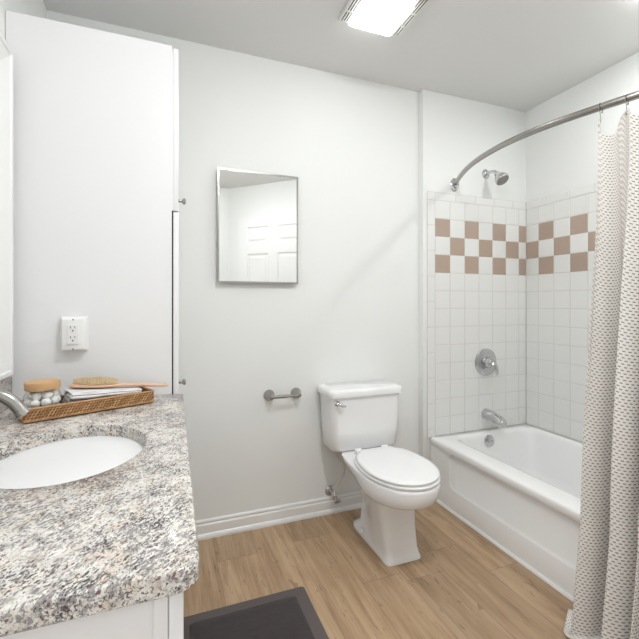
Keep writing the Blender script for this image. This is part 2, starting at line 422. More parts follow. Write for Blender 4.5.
while yc > 0.53: cells.append((max(yc - 0.1535, 0.512), yc, ZT, 1.831, 0)); yc -= 0.1535
tiles('tile_surround', wall_right, lambda s, z, d: Vector((XR - d, s, z)), cells, (0.5055, YW - 0.007, Z0, 1.831))

# ------------------------------------------------------------------ bathtub
TB = thing('bathtub', 'white alcove bathtub with recessed front panel against the tiled walls', 'bathtub', (1.87, 1.27, 0))
RZ = 0.358
XA = XT + 0.009
bm = B()
ox0, ox1, oy0, oy1 = XT + 0.002, XR - 0.0075, 0.512, YW - 0.0075
o_ = rrect(ox0, ox1, oy0, oy1, 0.012)
def inner(ins, r, sl=0.0): return rrect(1.604 + ins, 2.195 - ins, 0.60 + ins + sl, 1.962 - ins, r)
rings = [ring(rrect(ox0 + 0.004, ox1, oy0, oy1, 0.010), RZ - 0.040), ring(rrect(ox0, ox1, oy0, oy1, 0.012), RZ - 0.030), ring(o_, RZ - 0.012),
         ring(rrect(ox0 + 0.004, ox1 - 0.002, oy0 + 0.002, oy1 - 0.002, 0.012), RZ - 0.004), ring(rrect(ox0 + 0.013, ox1 - 0.006, oy0 + 0.006, oy1 - 0.006, 0.014), RZ),
         ring(inner(-0.020, 0.10), RZ), ring(inner(-0.008, 0.095), RZ - 0.002), ring(inner(0.0, 0.09), RZ - 0.010), ring(inner(0.006, 0.09), RZ - 0.025),
         ring(inner(0.022, 0.09, 0.03), 0.25), ring(inner(0.045, 0.10, 0.10), 0.13), ring(inner(0.065, 0.11, 0.15), 0.085), ring(inner(0.10, 0.12, 0.19), 0.066), ring(inner(0.16, 0.12, 0.25), 0.060)]
loft(bm, rings, False, True)
mk('basin', bm, ENAM, TB, ang=60)
bm = B()
Y0, Y1, ZA = 0.512, YW - 0.0075, RZ - 0.034
def yzr(x, r4): return [(x, y, z) for y, z in r4]
outer = rrect(Y0, Y1, 0.0, ZA, 0.0005)
rA = rrect(0.68, 1.862, 0.118, ZA - 0.004, 0.045); rB = rrect(0.684, 1.858, 0.124, ZA - 0.006, 0.041); rC = rrect(0.692, 1.848, 0.134, ZA - 0.008, 0.036)
loft(bm, [yzr(XA + 0.03, outer), yzr(XA, outer), yzr(XA, rA), yzr(XA + 0.003, rB), yzr(XA + 0.0130, rC)], False, True)
mk('apron', bm, ENAM, TB, ang=50)
bm = B(); lathe(bm, [(0.036, 0), (0.036, 0.004), (0.030, 0.008), (0.004, 0.0095)], (1.862, 1.950, 0.312), (0, -1, 0.15), 28)
ovf = mk('overflow_plate', bm, CHROME, TB)
for dx in (-0.014, 0.014):
    bm = B(); lathe(bm, [(0.004, 0), (0.004, 0.002), (0.002, 0.003)], (1.862 + dx, 1.9405, 0.3135), (0, -1, 0.15), 10); mk('screw', bm, DARKN, ovf)
bm = B(); lathe(bm, [(0.03, 0), (0.03, 0.003), (0.02, 0.005), (0.003, 0.004)], (1.87, 1.73, 0.0603), (0, 0, 1), 24); mk('drain', bm, CHROME, TB)
bm = B(); loft(bm, [[(XA - 0.0005 - 0.011 * math.sin(a), y, 0.0003 + 0.014 * math.cos(a)) for a in [PI / 2 * k / 5 for k in range(6)]] + [(XA - 0.0005, y, 0.0003)] for y in (0.512, YW - 0.001)])
struct(mk('trim_2', bm, TRIM))

# ------------------------------------------------------------------ shower fittings
TW = YW - 0.0067
t = thing('tub_spout', 'chrome tub spout on the white tile above the tub drain', 'spout', (1.905, TW, 0.445))
bm = B(); pts = smoothpath([(1.905, TW, 0.456), (1.905, TW - 0.045, 0.455), (1.905, TW - 0.09, 0.447), (1.905, TW - 0.125, 0.437), (1.905, TW - 0.146, 0.427)], 5)
tube(bm, pts, [0.034 - 0.007 * (i / (len(pts) - 1)) for i in range(len(pts))], 20); mk('spout_body', bm, CHROME, t, ang=60)
bm = B(); lathe(bm, [(0.006, 0), (0.005, 0.010), (0.0085, 0.014), (0.0085, 0.020), (0.003, 0.023)], (1.905, TW - 0.122, 0.452), (0, -0.3, 1), 14); mk('diverter_knob', bm, CHROME, t)
t = thing('shower_valve', 'round chrome shower valve with lever handle above the tub spout', 'valve', (1.905, TW, 0.785))
bm = B(); lathe(bm, [(0.086, 0), (0.086, 0.004), (0.079, 0.009), (0.036, 0.014), (0.003, 0.0145)], (1.905, TW, 0.785), (0, -1, 0), 40); mk('escutcheon', bm, CHROME, t)
bm = B(); lathe(bm, [(0.036, 0.0), (0.035, 0.02), (0.030, 0.042), (0.024, 0.051), (0.002, 0.054)], (1.905, TW - 0.0148, 0.785), (0, -1, 0), 28); mk('handle_hub', bm, CHROME, t)
bm = B(); tube(bm, smoothpath([(1.905, TW - 0.058, 0.790), (1.912, TW - 0.072, 0.770), (1.920, TW - 0.080, 0.735), (1.925, TW - 0.078, 0.712)], 5), [0.020, 0.023, 0.025, 0.026, 0.026, 0.025, 0.024, 0.023, 0.021, 0.019, 0.018, 0.016, 0.015, 0.013, 0.011, 0.006], 14, True, 0.6); mk('lever', bm, CHROME, t)
t = thing('shower_sprayer', 'chrome shower head angled down from its arm high on the alcove wall', 'shower head', (1.912, YW, 1.985))
bm = B(); lathe(bm, [(0.030, 0), (0.029, 0.004), (0.014, 0.012), (0.0105, 0.014)], (1.912, YW - 0.0004, 1.985), (0, -1, 0), 26); mk('flange', bm, CHROME, t)
bm = B(); tube(bm, smoothpath([(1.912, YW - 0.010, 1.985), (1.912, YW - 0.048, 1.985), (1.913, YW - 0.075, 1.976), (1.914, YW - 0.092, 1.962)], 6), 0.0105, 14); mk('shower_arm', bm, CHROME, t)
hd = Vector((0.05, -0.62, -0.78))
bm = B(); lathe(bm, [(0.013, 0), (0.017, 0.006), (0.017, 0.016), (0.024, 0.026), (0.037, 0.046), (0.041, 0.058), (0.041, 0.070), (0.037, 0.075), (0.002, 0.073)], (1.914, YW - 0.089, 1.965), hd, 30); hb = mk('head_body', bm, CHROME, t)
bm = B(); lathe(bm, [(0.030, 0.0), (0.029, 0.002), (0.001, 0.0025)], Vector((1.914, YW - 0.089, 1.965)) + hd.normalized() * 0.0753, hd, 28); mk('spray_face', bm, SPRAY, hb)

# curved rod
t = thing('shower_curtain_rod', 'curved brushed nickel shower rod bowed out over the tub edge', 'curtain rod', (1.655, YW, 1.888))
def rod_x(y): return -0.066523638 * y ** 4 + 0.372988357 * y ** 3 - 0.318165481 * y ** 2 - 0.472582345 * y + 1.949500868
ctrl = [(rod_x(y), y, 1.889 - 0.024 * min(1.0, max(0.0, (1.75 - y) / 0.75))) for y in [2.020 - 1.496 * k / 14 for k in range(15)]]
rodp = smoothpath(ctrl, 8)
bm = B(); tube(bm, rodp, 0.0133, 18); mk('rod', bm, NICKEL, t)
bm = B(); lathe(bm, [(0.028, 0), (0.028, 0.006), (0.022, 0.011), (0.0165, 0.013), (0.0165, 0.026), (0.0135, 0.028)], (1.664, YW - 0.0004, 1.888), (0, -1, 0), 26, 1.5); mk('wall_flange', bm, CHROME, t)
bm = B(); lathe(bm, [(0.028, 0), (0.028, 0.006), (0.022, 0.011), (0.0165, 0.013), (0.0165, 0.026), (0.0135, 0.028)], (1.662, 0.5055, 1.865), (0, 1, 0), 26, 1.5); mk('wall_flange', bm, CHROME, t)
def rod_at(y):
    for a, b_ in zip(rodp[:-1], rodp[1:]):
        if a.y >= y >= b_.y:
            k = (a.y - y) / (a.y - b_.y + 1e-9); return a.lerp(b_, k)
    return rodp[-1]

# ------------------------------------------------------------------ shower curtain
LAMF, NF = 0.074, 6.2
def foldw(q): return math.sin(2 * PI * q)
def curtain():
    bm = B(); uvl = bm.loops.layers.uv.new('UVMap')
    nu, nv = 190, 90
    ztop0 = 1.828; L = ztop0 + 0.10
    grid = []
    for j in range(nv + 1):
        sv = j / nv * L
        row = []
        for i in range(nu + 1):
            q = i / nu * NF
            scal = 0.5 - 0.5 * math.cos(2 * PI * (q - 0.25))          # 0 at the hooks
            top = (0.055 + 0.02 * math.sin(q * 3)) * scal
            z = ztop0 - top - sv * (1 - top / L)
            zz = max(z, 0.0)
            k = zz / ztop0
            lam = LAMF * (1 + 0.10 * (1 - k))
            wob = 0.22 * math.sin(q * 1.9 + 1.3) + 0.10 * math.sin(q * 3.7 + 0.4 + 2.0 * (1 - k))
            y = 0.998 + 0.018 * k ** 3 + 0.016 * (1 - k) ** 1.5 - q * lam + 0.012 * math.sin(q * 2.3)
            rp = rod_at(max(y, 0.56))
            pull = min(1.0, (1 - k) / 0.80); pull = pull * pull * (3 - 2 * pull)
            xb = rp.x * (1 - pull) + 1.410 * pull - 0.045 * max(0, (0.22 - k) / 0.22)
            amp = 0.020 + 0.020 * min(1, (1 - k) * 3) + 0.022 * (1 - k)
            f = math.sin(2 * PI * (q - 0.25) + 0.5 * wob + 0.25 * math.sin(5 * (1 - k) + q))
            f = math.copysign(abs(f) ** 0.8, f)
            x = xb - amp * f * (1 if q > 0.0 else 1)
            y += 0.010 * math.sin(4 * PI * q + 1.0) * (1 - 0.4 * k)
            x += 0.006 * math.sin(q * 5.1 + k * 7)
            if z < 0.03:                                             # spreads over the floor
                over = 0.03 - z
                wq = max(0.0, min(1.0, (0.85 - q) / 0.25))
                sp = min(1.0, over / 0.11)
                x += wq * sp * (1.42 - 0.19 * q - x) - (1 - wq) * over * 0.15; y += wq * sp * (1.085 - 0.11 * q - y) - (1 - wq) * over * 0.1
                x = min(x, 1.455)
                z = 0.004 + 0.026 * math.exp(-over / 0.026) + 0.006 * (1 + math.sin(q * 9)) * min(1, over / 0.05)
            x = min(x, 1.462 if z < 0.40 else 9)
            row.append((x, y, z))
        grid.append(row)
    V = [[bm.verts.new(p) for p in r] for r in grid]
    us = [0.0]
    ref = grid[nv // 2]
    for i in range(nu): us.append(us[-1] + (Vector(ref[i + 1]) - Vector(ref[i])).length)
    for j in range(nv):
        for i in range(nu):
            f = bm.faces.new((V[j][i], V[j + 1][i], V[j + 1][i + 1], V[j][i + 1]))
            for lp, (a, b_) in zip(f.loops, ((i, j), (i, j + 1), (i + 1, j + 1), (i + 1, j))):
                lp[uvl].uv = (us[a], (nv - b_) / nv * L)
    o = mk('shower_curtain', bm, CURT, None, ang=80)
    md = o.modifiers.new('cloth', 'SOLIDIFY'); md.thickness = 0.0016; md.offset = 0
    tag(o, 'white fabric shower curtain with rows of small grey dashes hanging outside the tub', 'shower curtain')
    return grid
cgrid = curtain()
# hooks, one per fold crest
def hook_proto():
    r = thing('curtain_hook', '', 'curtain hook')
    bm = B(); R = 0.0175
    pts = [(R * math.cos(a), 0, R * math.sin(a)) for a in [math.radians(250 - 320 * k / 26) for k in range(27)]]
    tube(bm, pts, 0.0014, 8); mk('ring', bm, NICKEL, r, local=True)
    bm = B(); tube(bm, smoothpath([(-0.0060, 0, -0.0164), (-0.004, 0, -0.028), (0.001, 0, -0.044), (-0.006, 0, -0.056), (-0.015, 0, -0.050)], 5), 0.0013, 8); mk('hook', bm, NICKEL, r, local=True)
    bm = B(); bmesh.ops.create_icosphere(bm, subdivisions=2, radius=0.003, matrix=Matrix.Translation((0.0138, 0, -0.0115))); mk('ball', bm, NICKEL, r, local=True)
    return r
hp = hook_proto()
hl = ['brushed nickel hook at the far end of the curtain, nearest the shower head', 'second nickel hook from the far end of the shower curtain', 'third nickel hook from the far end of the shower curtain',
      'fourth nickel hook from the far end of the shower curtain', 'fifth nickel hook from the far end, next to the last one', 'nickel hook at the near end of the curtain']
def copy_thing(r):
    c = r.copy(); C.objects.link(c)
    for ch in r.children:
        k = ch.copy(); C.objects.link(k); k.parent = c
    return c
for i in range(6):
    h = hp if i == 0 else copy_thing(hp)
    q = 0.25 + i
    y = cgrid[0][min(len(cgrid[0]) - 1, int(round(q / NF * 190)))][1]
    p = rod_at(y); h.location = (p.x, y, p.z - 0.0036)
    tgt = rod_at(y - 0.02) - rod_at(y + 0.02)
    h.rotation_euler = (0, 0, math.atan2(tgt.y, tgt.x) + PI / 2)
    h['label'] = hl[i]; h['group'] = 'curtain hooks on the rod'

# ------------------------------------------------------------------ toilet
TX = 0.982
TO = thing('toilet', 'white two-piece toilet with closed lid between the towel-less wall and the tub', 'toilet', (TX, 1.75, 0))
TO['label'] = 'white two-piece toilet with closed lid standing left of the bathtub'
def egg(xh, yf, ym, yb, xhb, n=20, pw=2.0, rb=0.03):
    """outline: rounded front (towards -y) and tapered squared back"""
    pts = []
    for k in range(n + 1):
        a = -PI / 2 + PI * (k / n - 0.5) * 1.0
        c, s_ = math.cos(PI * k / n), math.sin(PI * k / n)
        x = math.copysign(abs(c) ** (2 / pw), c) * xh; y = ym - (abs(s_) ** (2 / pw)) * (ym - yf)
        pts.append((TX - x, y))
    back = []
    m = 6
    for k in range(1, m + 1):
        q = k / m; back.append((xhb + (xh - xhb) * math.sqrt(max(0, 1 - (q * 0.995) ** 2)) if rb < 0.04 else xh + (xhb - xh) * (q * q * (3 - 2 * q)), ym + (yb - rb - ym) * q))
    for k in range(1, 6):
        a = PI / 2 * k / 5; back.append((xhb - rb + rb * math.cos(a), yb - rb + rb * math.sin(a)))
    pts += [(TX + x, y) for x, y in back] + [(TX - x, y) for x, y in back[::-1]]
    return pts
bm = B()
loft(bm, [ring([(x + 0.020 * max(0, 1 - z / 0.27), y) for x, y in egg(xh, yf, ym, yb, xb, 20, pw, rb)], z) for z, xh, yf, ym, yb, xb, pw, rb in (
    (0.0005, 0.092, 1.546, 1.66, 1.945, 0.092, 9, 0.07), (0.012, 0.092, 1.546, 1.66, 1.945, 0.092, 9, 0.07), (0.018, 0.088, 1.550, 1.66, 1.938, 0.086, 9, 0.07), (0.05, 0.083, 1.556, 1.66, 1.90, 0.062, 8, 0.05),
    (0.15, 0.086, 1.560, 1.66, 1.885, 0.054, 6, 0.045), (0.25, 0.097, 1.556, 1.65, 1.88, 0.064, 4.5, 0.045), (0.285, 0.106, 1.545, 1.64, 1.88, 0.078, 3.8, 0.045),
    (0.299, 0.122, 1.500, 1.62, 1.88, 0.090, 2.8, 0.045), (0.305, 0.142, 1.440, 1.60, 1.885, 0.105, 2.3, 0.045), (0.312, 0.152, 1.403, 1.59, 1.89, 0.116, 2.1, 0.045), (0.324, 0.161, 1.384, 1.59, 1.89, 0.124, 2.05, 0.04),
    (0.350, 0.166, 1.374, 1.59, 1.892, 0.136, 2.05, 0.04), (0.388, 0.170, 1.368, 1.59, 1.895, 0.149, 2.05, 0.035), (0.396, 0.168, 1.371, 1.59, 1.895, 0.149, 2.05, 0.035), (0.3995, 0.160, 1.380, 1.59, 1.885, 0.142, 2.05, 0.03))])
mk('bowl', bm, PORC, TO, ang=50)
bm = B(); loft(bm, [ring(egg(*a), z) for z, a in ((0.4005, (0.157, 1.378, 1.585, 1.805, 0.105, 20, 2.05, 0.03)), (0.403, (0.164, 1.371, 1.585, 1.808, 0.108, 20, 2.05, 0.03)), (0.411, (0.166, 1.369, 1.585, 1.808, 0.108, 20, 2.05, 0.03)), (0.4155, (0.161, 1.375, 1.585, 1.804, 0.104, 20, 2.05, 0.03)))])
mk('seat', bm, SEATM, TO, ang=50)
bm = B(); loft(bm, [ring(egg(*a), z) for z, a in ((0.4175, (0.155, 1.383, 1.575, 1.800, 0.094, 20, 2.05, 0.03)), (0.4195, (0.162, 1.376, 1.575, 1.802, 0.097, 20, 2.05, 0.03)), (0.427, (0.163, 1.375, 1.575, 1.802, 0.097, 20, 2.05, 0.03)), (0.4325, (0.158, 1.381, 1.575, 1.799, 0.093, 20, 2.05, 0.03)), (0.435, (0.144, 1.398, 1.575, 1.79, 0.083, 20, 2.05, 0.03)), (0.438, (0.08, 1.47, 1.575, 1.74, 0.045, 20, 2.05, 0.02)))])
mk('lid', bm, SEATM, TO, ang=50)
for dx in (-0.075, 0.075):
    bm = B(); box(bm, TX + dx - 0.018, TX + dx + 0.018, 1.806, 1.838, 0.4005, 0.428, 0.006, 3); mk('hinge', bm, SEATM, TO)
for dx in (-0.092, 0.092):
    bm = B(); lathe(bm, [(0.014, 0), (0.014, 0.010), (0.010, 0.018), (0.002, 0.021)], (TX + dx * 0.78, 1.80, 0.0255), (0, 0, 1), 16); mk('bolt_cap', bm, SEATM, TO)
bm = B()
tank = [(0.4005, 0.800, 1.160, 1.882, 2.046, 0.03), (0.408, 0.792, 1.168, 1.874, 2.052, 0.035), (0.50, 0.787, 1.174, 1.868, 2.056, 0.035), (0.678, 0.780, 1.181, 1.862, 2.060, 0.035)]
loft(bm, [ring(rrect(a, b_, c, d, r), z) for z, a, b_, c, d, r in tank]); mk('tank', bm, PORC, TO, ang=50)
bm = B()
loft(bm, [ring(rrect(0.768 + i, 1.193 - i, 1.850 + i, 2.066 - i * 0.5, 0.035), z) for z, i in ((0.6785, 0.006), (0.681, 0.001), (0.686, 0.0), (0.706, 0.0), (0.713, 0.003), (0.718, 0.010), (0.721, 0.025))])
mk('tank_lid', bm, PORC, TO, ang=50)
fl = None
bm = B(); lathe(bm, [(0.014, 0), (0.014, 0.004), (0.009, 0.010), (0.006, 0.016), (0.006, 0.02)], (0.806, 1.8605, 0.655), (0, -1, 0), 18)
tube(bm, smoothpath([(0.795, 1.842, 0.662), (0.808, 1.836, 0.657), (0.822, 1.833, 0.648), (0.842, 1.834, 0.645)], 5), [0.006, 0.0065, 0.007, 0.007, 0.0075, 0.0075, 0.008, 0.008, 0.0085, 0.0085, 0.009, 0.009, 0.0085, 0.008, 0.007, 0.004], 12, True, 0.7)
mk('flush_lever', bm, CHROME, TO)

# supply stop valve on the back wall
SV = thing('supply_valve', 'chrome water stop valve low on the wall with a thin tube rising to the tank', 'valve', (0.853, YB, 0.12))
sx, sz = 0.853, 0.120
bm = B(); lathe(bm, [(0.030, 0), (0.028, 0.004), (0.014, 0.010), (0.009, 0.011)], (sx, YB - 0.0004, sz), (0, -1, 0), 24); mk('escutcheon', bm, CHROME, SV)
bm = B(); tube(bm, [(sx, YB - 0.008, sz), (sx, YB - 0.07, sz)], 0.0085, 14); lathe(bm, [(0.014, -0.018), (0.015, -0.010), (0.015, 0.012), (0.012, 0.016), (0.009, 0.026)], (sx, YB - 0.066, sz), (0, 0, 1), 18); mk('valve_body', bm, CHROME, SV)
bm = B(); lathe(bm, [(0.006, 0), (0.006, 0.016), (0.018, 0.018), (0.020, 0.022), (0.018, 0.027), (0.004, 0.029)], (sx, YB - 0.081, sz - 0.006), (0.1, -1, -0.35), 18, 0.6); mk('valve_handle', bm, CHROME, SV)
bm = B(); tube(bm, smoothpath([(sx, YB - 0.066, sz + 0.024), (sx + 0.012, YB - 0.067, sz + 0.055), (sx + 0.052, YB - 0.070, sz + 0.105), (sx + 0.052, YB - 0.08, sz + 0.160), (sx + 0.012, YB - 0.10, sz + 0.210), (sx - 0.014, YB - 0.112, sz + 0.245), (sx - 0.018, YB - 0.115, sz + 0.266)], 6), 0.0055, 10); mk('supply_tube', bm, PVC, SV)
bm = B(); lathe(bm, [(0.010, 0), (0.013, 0.003), (0.013, 0.012), (0.009, 0.0135)], (sx - 0.018, YB - 0.115, sz + 0.2665), (0, 0, 1), 12); mk('coupling_nut', bm, DARKN, SV)

# ------------------------------------------------------------------ toilet paper holder
t = thing('paper_holder', 'brushed nickel toilet paper holder without a roll on the back wall', 'toilet paper holder', (0.575, YB, 0.678))
px0, px1, pz = 0.508, 0.655, 0.677
for px in (px0, px1):
    bm = B(); lathe(bm, [(0.029, 0), (0.029, 0.007), (0.027, 0.012), (0.021, 0.026), (0.013, 0.046), (0.010, 0.058), (0.011, 0.066), (0.002, 0.069)], (px, YB - 0.0004, pz), (0, -1, 0), 26); mk('post', bm, NICKEL, t)
bm = B(); lathe(bm, [(0.0085, 0), (0.0085, 0.085), (0.0072, 0.086), (0.0072, 0.147)], (px0, YB - 0.058, pz), (1, 0, 0), 18); mk('roller_bar', bm, NICKEL, t)

# ------------------------------------------------------------------ mirrored medicine cabinet on the back wall
t = thing('medicine_cabinet', 'small mirrored medicine cabinet with thin chrome frame on the back wall', 'medicine cabinet', (0.452, YB, 1.265))
mx0, mx1, mz0, mz1 = 0.241, 0.659, 1.262, 1.829
bx('cabinet_box', (mx0 + 0.012, mx1 - 0.010, YB - 0.014, YB - 0.0005, mz0 + 0.012, mz1 - 0.012), TRIM, t)
ajar = math.radians(0.5)
def door_pt(s, d, z): return (mx1 - s * math.cos(ajar) - d * math.sin(ajar) * -1, YB - 0.0150 - s * math.sin(ajar) - d * math.cos(ajar), z)
def dbox(bm, s0, s1, d0, d1, z0, z1):
    vs = [bm.verts.new(door_pt(s, d, z)) for z in (z0, z1) for d in (d0, d1) for s in (s0, s1)]
    for f in ((0, 2, 3, 1), (4, 5, 7, 6), (0, 1, 5, 4), (2, 6, 7, 3), (0, 4, 6, 2), (1, 3, 7, 5)): bm.faces.new([vs[i] for i in f])
W_ = mx1 - mx0
bm = B(); dbox(bm, 0.004, W_ - 0.004, 0.0, 0.013, mz0 + 0.004, mz1 - 0.004); md_ = mk('mirror_door', bm, MIRROR, t, smooth=False)
bm = B(); fw = 0.0075
for s0, s1, z0, z1 in ((0, fw, mz0, mz1), (W_ - fw, W_, mz0, mz1), (fw, W_ - fw, mz0, mz0 + fw), (fw, W_ - fw, mz1 - fw, mz1)): dbox(bm, s0, s1, 0.0, 0.016, z0, z1)
mk('chrome_frame', bm, NICKEL, md_, smooth=False)

# ------------------------------------------------------------------ ceiling fan light
LX0, LX1, LY0, LY1 = 0.722, 1.030, 1.350, 1.662
t = thing('ceiling_fan_light', 'square white exhaust fan light glowing on the ceiling', 'ceiling light', (0.895, 1.545, HC))
bm = B(); zb = HC - 0.022
box(bm, LX0, LX1, LY0, LY1, zb + 0.004, HC - 0.0005, 0.004)
mk('housing', bm, GRILLE, t)
for sx0, sx1 in ((LX0 + 0.006, 0.764), (0.987, LX1 - 0.006)):
    bm = B(); w_ = sx1 - sx0; nsl = 3
    for k in range(nsl + 1):
        xx = sx0 + w_ * k / nsl; box(bm, xx - 0.0026, xx + 0.0026, LY0 + 0.012, LY1 - 0.012, zb + 0.001, zb + 0.0045)
    for yy in (LY0 + 0.012, 1.50, 1.585, LY1 - 0.012): box(bm, sx0, sx1, yy - 0.004, yy + 0.004, zb + 0.001, zb + 0.0045)
    gr_ = mk('grille', bm, GRILLE, t, smooth=False)
    bm = B(); box(bm, sx0 + 0.002, sx1 - 0.002, LY0 + 0.014, LY1 - 0.014, zb + 0.0025, zb + 0.0038); mk('fan_intake', bm, SLOT, gr_, smooth=False)
bm = B(); ll = lambda i, z: ring(rrect(0.766 + i, 0.984 - i, 1.446 + i, 1.652 - i, 0.014), z)
loft(bm, [ll(0, zb + 0.0025), ll(0, zb - 0.008), ll(0.004, zb - 0.013), ll(0.012, zb - 0.015)]); mk('lens', bm, LENS, t)

# ------------------------------------------------------------------ unseen fill light, added in the form of a flush ceiling lamp
t = thing('room_fill_lamp', 'added fill light shaped as a round frosted ceiling lamp, out of view', 'ceiling light', (FL[0], FL[1], HC))
bm = B(); lathe(bm, [(0.165, 0.0), (0.165, 0.018), (0.150, 0.020)], (FL[0], FL[1], HC - 0.0005), (0, 0, -1), 40); mk('fill_pan', bm, NICKEL, t)
bm = B(); lathe(bm, [(0.150, 0.0), (0.148, 0.020), (0.125, 0.045), (0.08, 0.060), (0.002, 0.066)], (FL[0], FL[1], HC - 0.021), (0, 0, -1), 40); mk('fill_shade', bm, FILLM, t)

# ------------------------------------------------------------------ unseen downlight over the tub, added to brighten the alcove
t = thing('alcove_fill_lamp', 'added fill light shaped as a recessed downlight above the tub, out of view', 'ceiling light', (1.87, 1.00, HC))
bm = B(); lathe(bm, [(0.085, 0.0), (0.085, 0.004), (0.072, 0.008), (0.070, 0.001)], (1.87, 1.00, HC - 0.0005), (0, 0, -1), 36); mk('fill_ring', bm, TRIM, t)
bm = B(); lathe(bm, [(0.068, 0.0), (0.066, 0.004), (0.03, 0.007), (0.002, 0.008)], (1.87, 1.00, HC - 0.0097), (0, 0, -1), 36); mk('fill_glass', bm, ALCV, t)

# ------------------------------------------------------------------ vanity bar light above the wall mirror: unseen, inferred from shadows, added for brightness
t = thing('vanity_light', 'bar of three frosted globe lamps above the wall mirror, out of frame', 'wall lamp', (XL, 1.04, 2.19))
t['label'] = 'unseen nickel bar light with two frosted globes high on the left wall above the mirror'
bx('back_plate', (XL + 0.0005, XL + 0.025, 0.64, 1.06, 2.15, 2.23), NICKEL, t, bev=0.004)
for gy in (0.72, 0.98):
    bm = B(); tube(bm, [(XL + 0.024, gy, 2.19), (XL + 0.055, gy, 2.19)], 0.02, 16); mk('socket', bm, NICKEL, t)
    bm = B(); bmesh.ops.create_uvsphere(bm, u_segments=24, v_segments=14, radius=0.055, matrix=Matrix.Translation((XL + 0.106, gy, 2.19))); mk('globe', bm, GLOBE, t)

# ------------------------------------------------------------------ tall linen cabinet
YC = 1.581
t = thing('linen_cabinet', 'tall white laminate linen cabinet standing between vanity and back wall', 'cabinet', (-0.23, 1.83, 0))
bm = B(); box(bm, XL + 0.0008, 0.0225, YC, YB - 0.001, 0.0, 2.107, 0.0015, 1); mk('body', bm, LAM, t)
bx('door_reveal', (0.0226, 0.0275, YC + 0.006, YB - 0.004, 0.10, 1.50), GAP, t, smooth=False)
bx('upper_reveal', (0.0226, 0.0275, YC + 0.004, YB - 0.004, 1.501, 2.09), LAM, t, smooth=False)
up = bx('door', (0.0276, 0.0460, YC + 0.002, YB - 0.003, 1.500, 2.098), LAM, t, bev=0.0015)
lo = bx('door', (0.0276, 0.0460, YC + 0.002, YB - 0.003, 0.100, 1.495), LAM, t, bev=0.0015)
up['label'] = 'short upper cabinet door'; lo['label'] = 'long lower cabinet door'
KP = [(0.0060, 0), (0.0070, 0.002), (0.0050, 0.006), (0.0050, 0.012), (0.0105, 0.017), (0.0120, 0.021), (0.0105, 0.025), (0.004, 0.027)]
for par, z in ((up, 1.545), (lo, 0.860)):
    bm = B(); lathe(bm, KP, (0.0461, YC + 0.035, z), (1, 0, 0), 20); mk('knob', bm, NICKEL, par)

# ------------------------------------------------------------------ vanity
ZC, SL = 0.826, 0.031
YV0, YV1 = 0.531, YC - 0.002
VT = thing('vanity_cabinet', 'white bathroom vanity cabinet under the granite countertop', 'cabinet', (-0.23, 1.05, 0))
vx = 0.0035
bm = B(); box(bm, XL + 0.001, vx - 0.018, YV0 + 0.018, YV1 - 0.001, 0.10, ZC - SL - 0.0005); mk('body', bm, LAM, VT)
bm = B(); box(bm, vx - 0.0178, vx, YV0 + 0.014, YV1 - 0.001, 0.10, ZC - SL - 0.0005, 0.0015, 1); mk('face_frame', bm, LAM, VT)
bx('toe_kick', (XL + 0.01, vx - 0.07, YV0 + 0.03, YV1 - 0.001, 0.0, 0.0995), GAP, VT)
for a, b_ in ((YV0 + 0.0145, YV0 + 0.515), (YV0 + 0.520, YV1 - 0.004)):
    d = bx('door', (vx + 0.0005, vx + 0.0185, a, b_, 0.13, 0.788), LAM, VT, bev=0.002)
    bm = B(); lathe(bm, KP, (vx + 0.0187, b_ - 0.035 if a < 0.7 else a + 0.035, 0.70), (1, 0, 0), 18); mk('knob', bm, NICKEL, d)
# countertop slab with an oval cut-out
bm = B()
SC, SA, SB = (-0.206, 1.060), 0.163, 0.194
NE = 72
ov = lambda k, g: [(SC[0] + (SA + g) * math.cos(2 * PI * (i + 0.5) / NE), SC[1] + (SB + g) * math.sin(2 * PI * (i + 0.5) / NE)) for i in range(NE)]
xr0, xr1 = 0.0425, 0.0615
def edge_outline(ins):
    """counter outline sampled towards the same angles as the oval; rounded near-right corner"""
    r = 0.032
    x0, y0, y1 = XL + 0.001 + 0, YV0 + ins, YV1
    poly = [(x0, y1), (x0, y0)]
    cx, cy = xr0 - ins - r + ins * 0.5, y0 + r - ins * 0.5
    rr = r - ins * 0.5
    for k in range(13):
        a = -PI / 2 + PI / 2 * k / 12; poly.append((cx + rr * math.cos(a), cy + rr * math.sin(a)))
    poly.append((xr1 - ins, y1))
    return poly
def resample(poly, dirs):
    out = []
    for ang in dirs:
        d = Vector((math.cos(ang), math.sin(ang))); o = Vector(SC); best = None
        for i in range(len(poly)):
            a, b_ = Vector(poly[i]), Vector(poly[(i + 1) % len(poly)])
            e = b_ - a; den = d.x * e.y - d.y * e.x
            if abs(den) < 1e-12: continue
            ao = a - o
            tt = (ao.x * e.y - ao.y * e.x) / den; uu = (ao.x * d.y - ao.y * d.x) / den
            if tt > 0 and -1e-5 <= uu <= 1 + 1e-5 and (best is None or tt < best): best = tt
        out.append(tuple(o + d * best))
    return out
E0 = edge_outline(0)
angs = [math.atan2(SB * math.sin(2 * PI * (i + 0.5) / NE), SA * math.cos(2 * PI * (i + 0.5) / NE)) for i in range(NE)]
extra = [math.atan2(p[1] - SC[1], p[0] - SC[0]) for p in E0]
allang = sorted(set([round(a, 7) for a in angs + extra]))
def oval_at(a, g):
    k = 1 / math.sqrt((math.cos(a) / (SA + g)) ** 2 + (math.sin(a) / (SB + g)) ** 2); return (SC[0] + k * math.cos(a), SC[1] + k * math.sin(a))
ovr = lambda g: [oval_at(a, g) for a in allang]
rs = lambda ins: resample(edge_outline(ins), allang)
zt, zb_ = ZC, ZC - SL
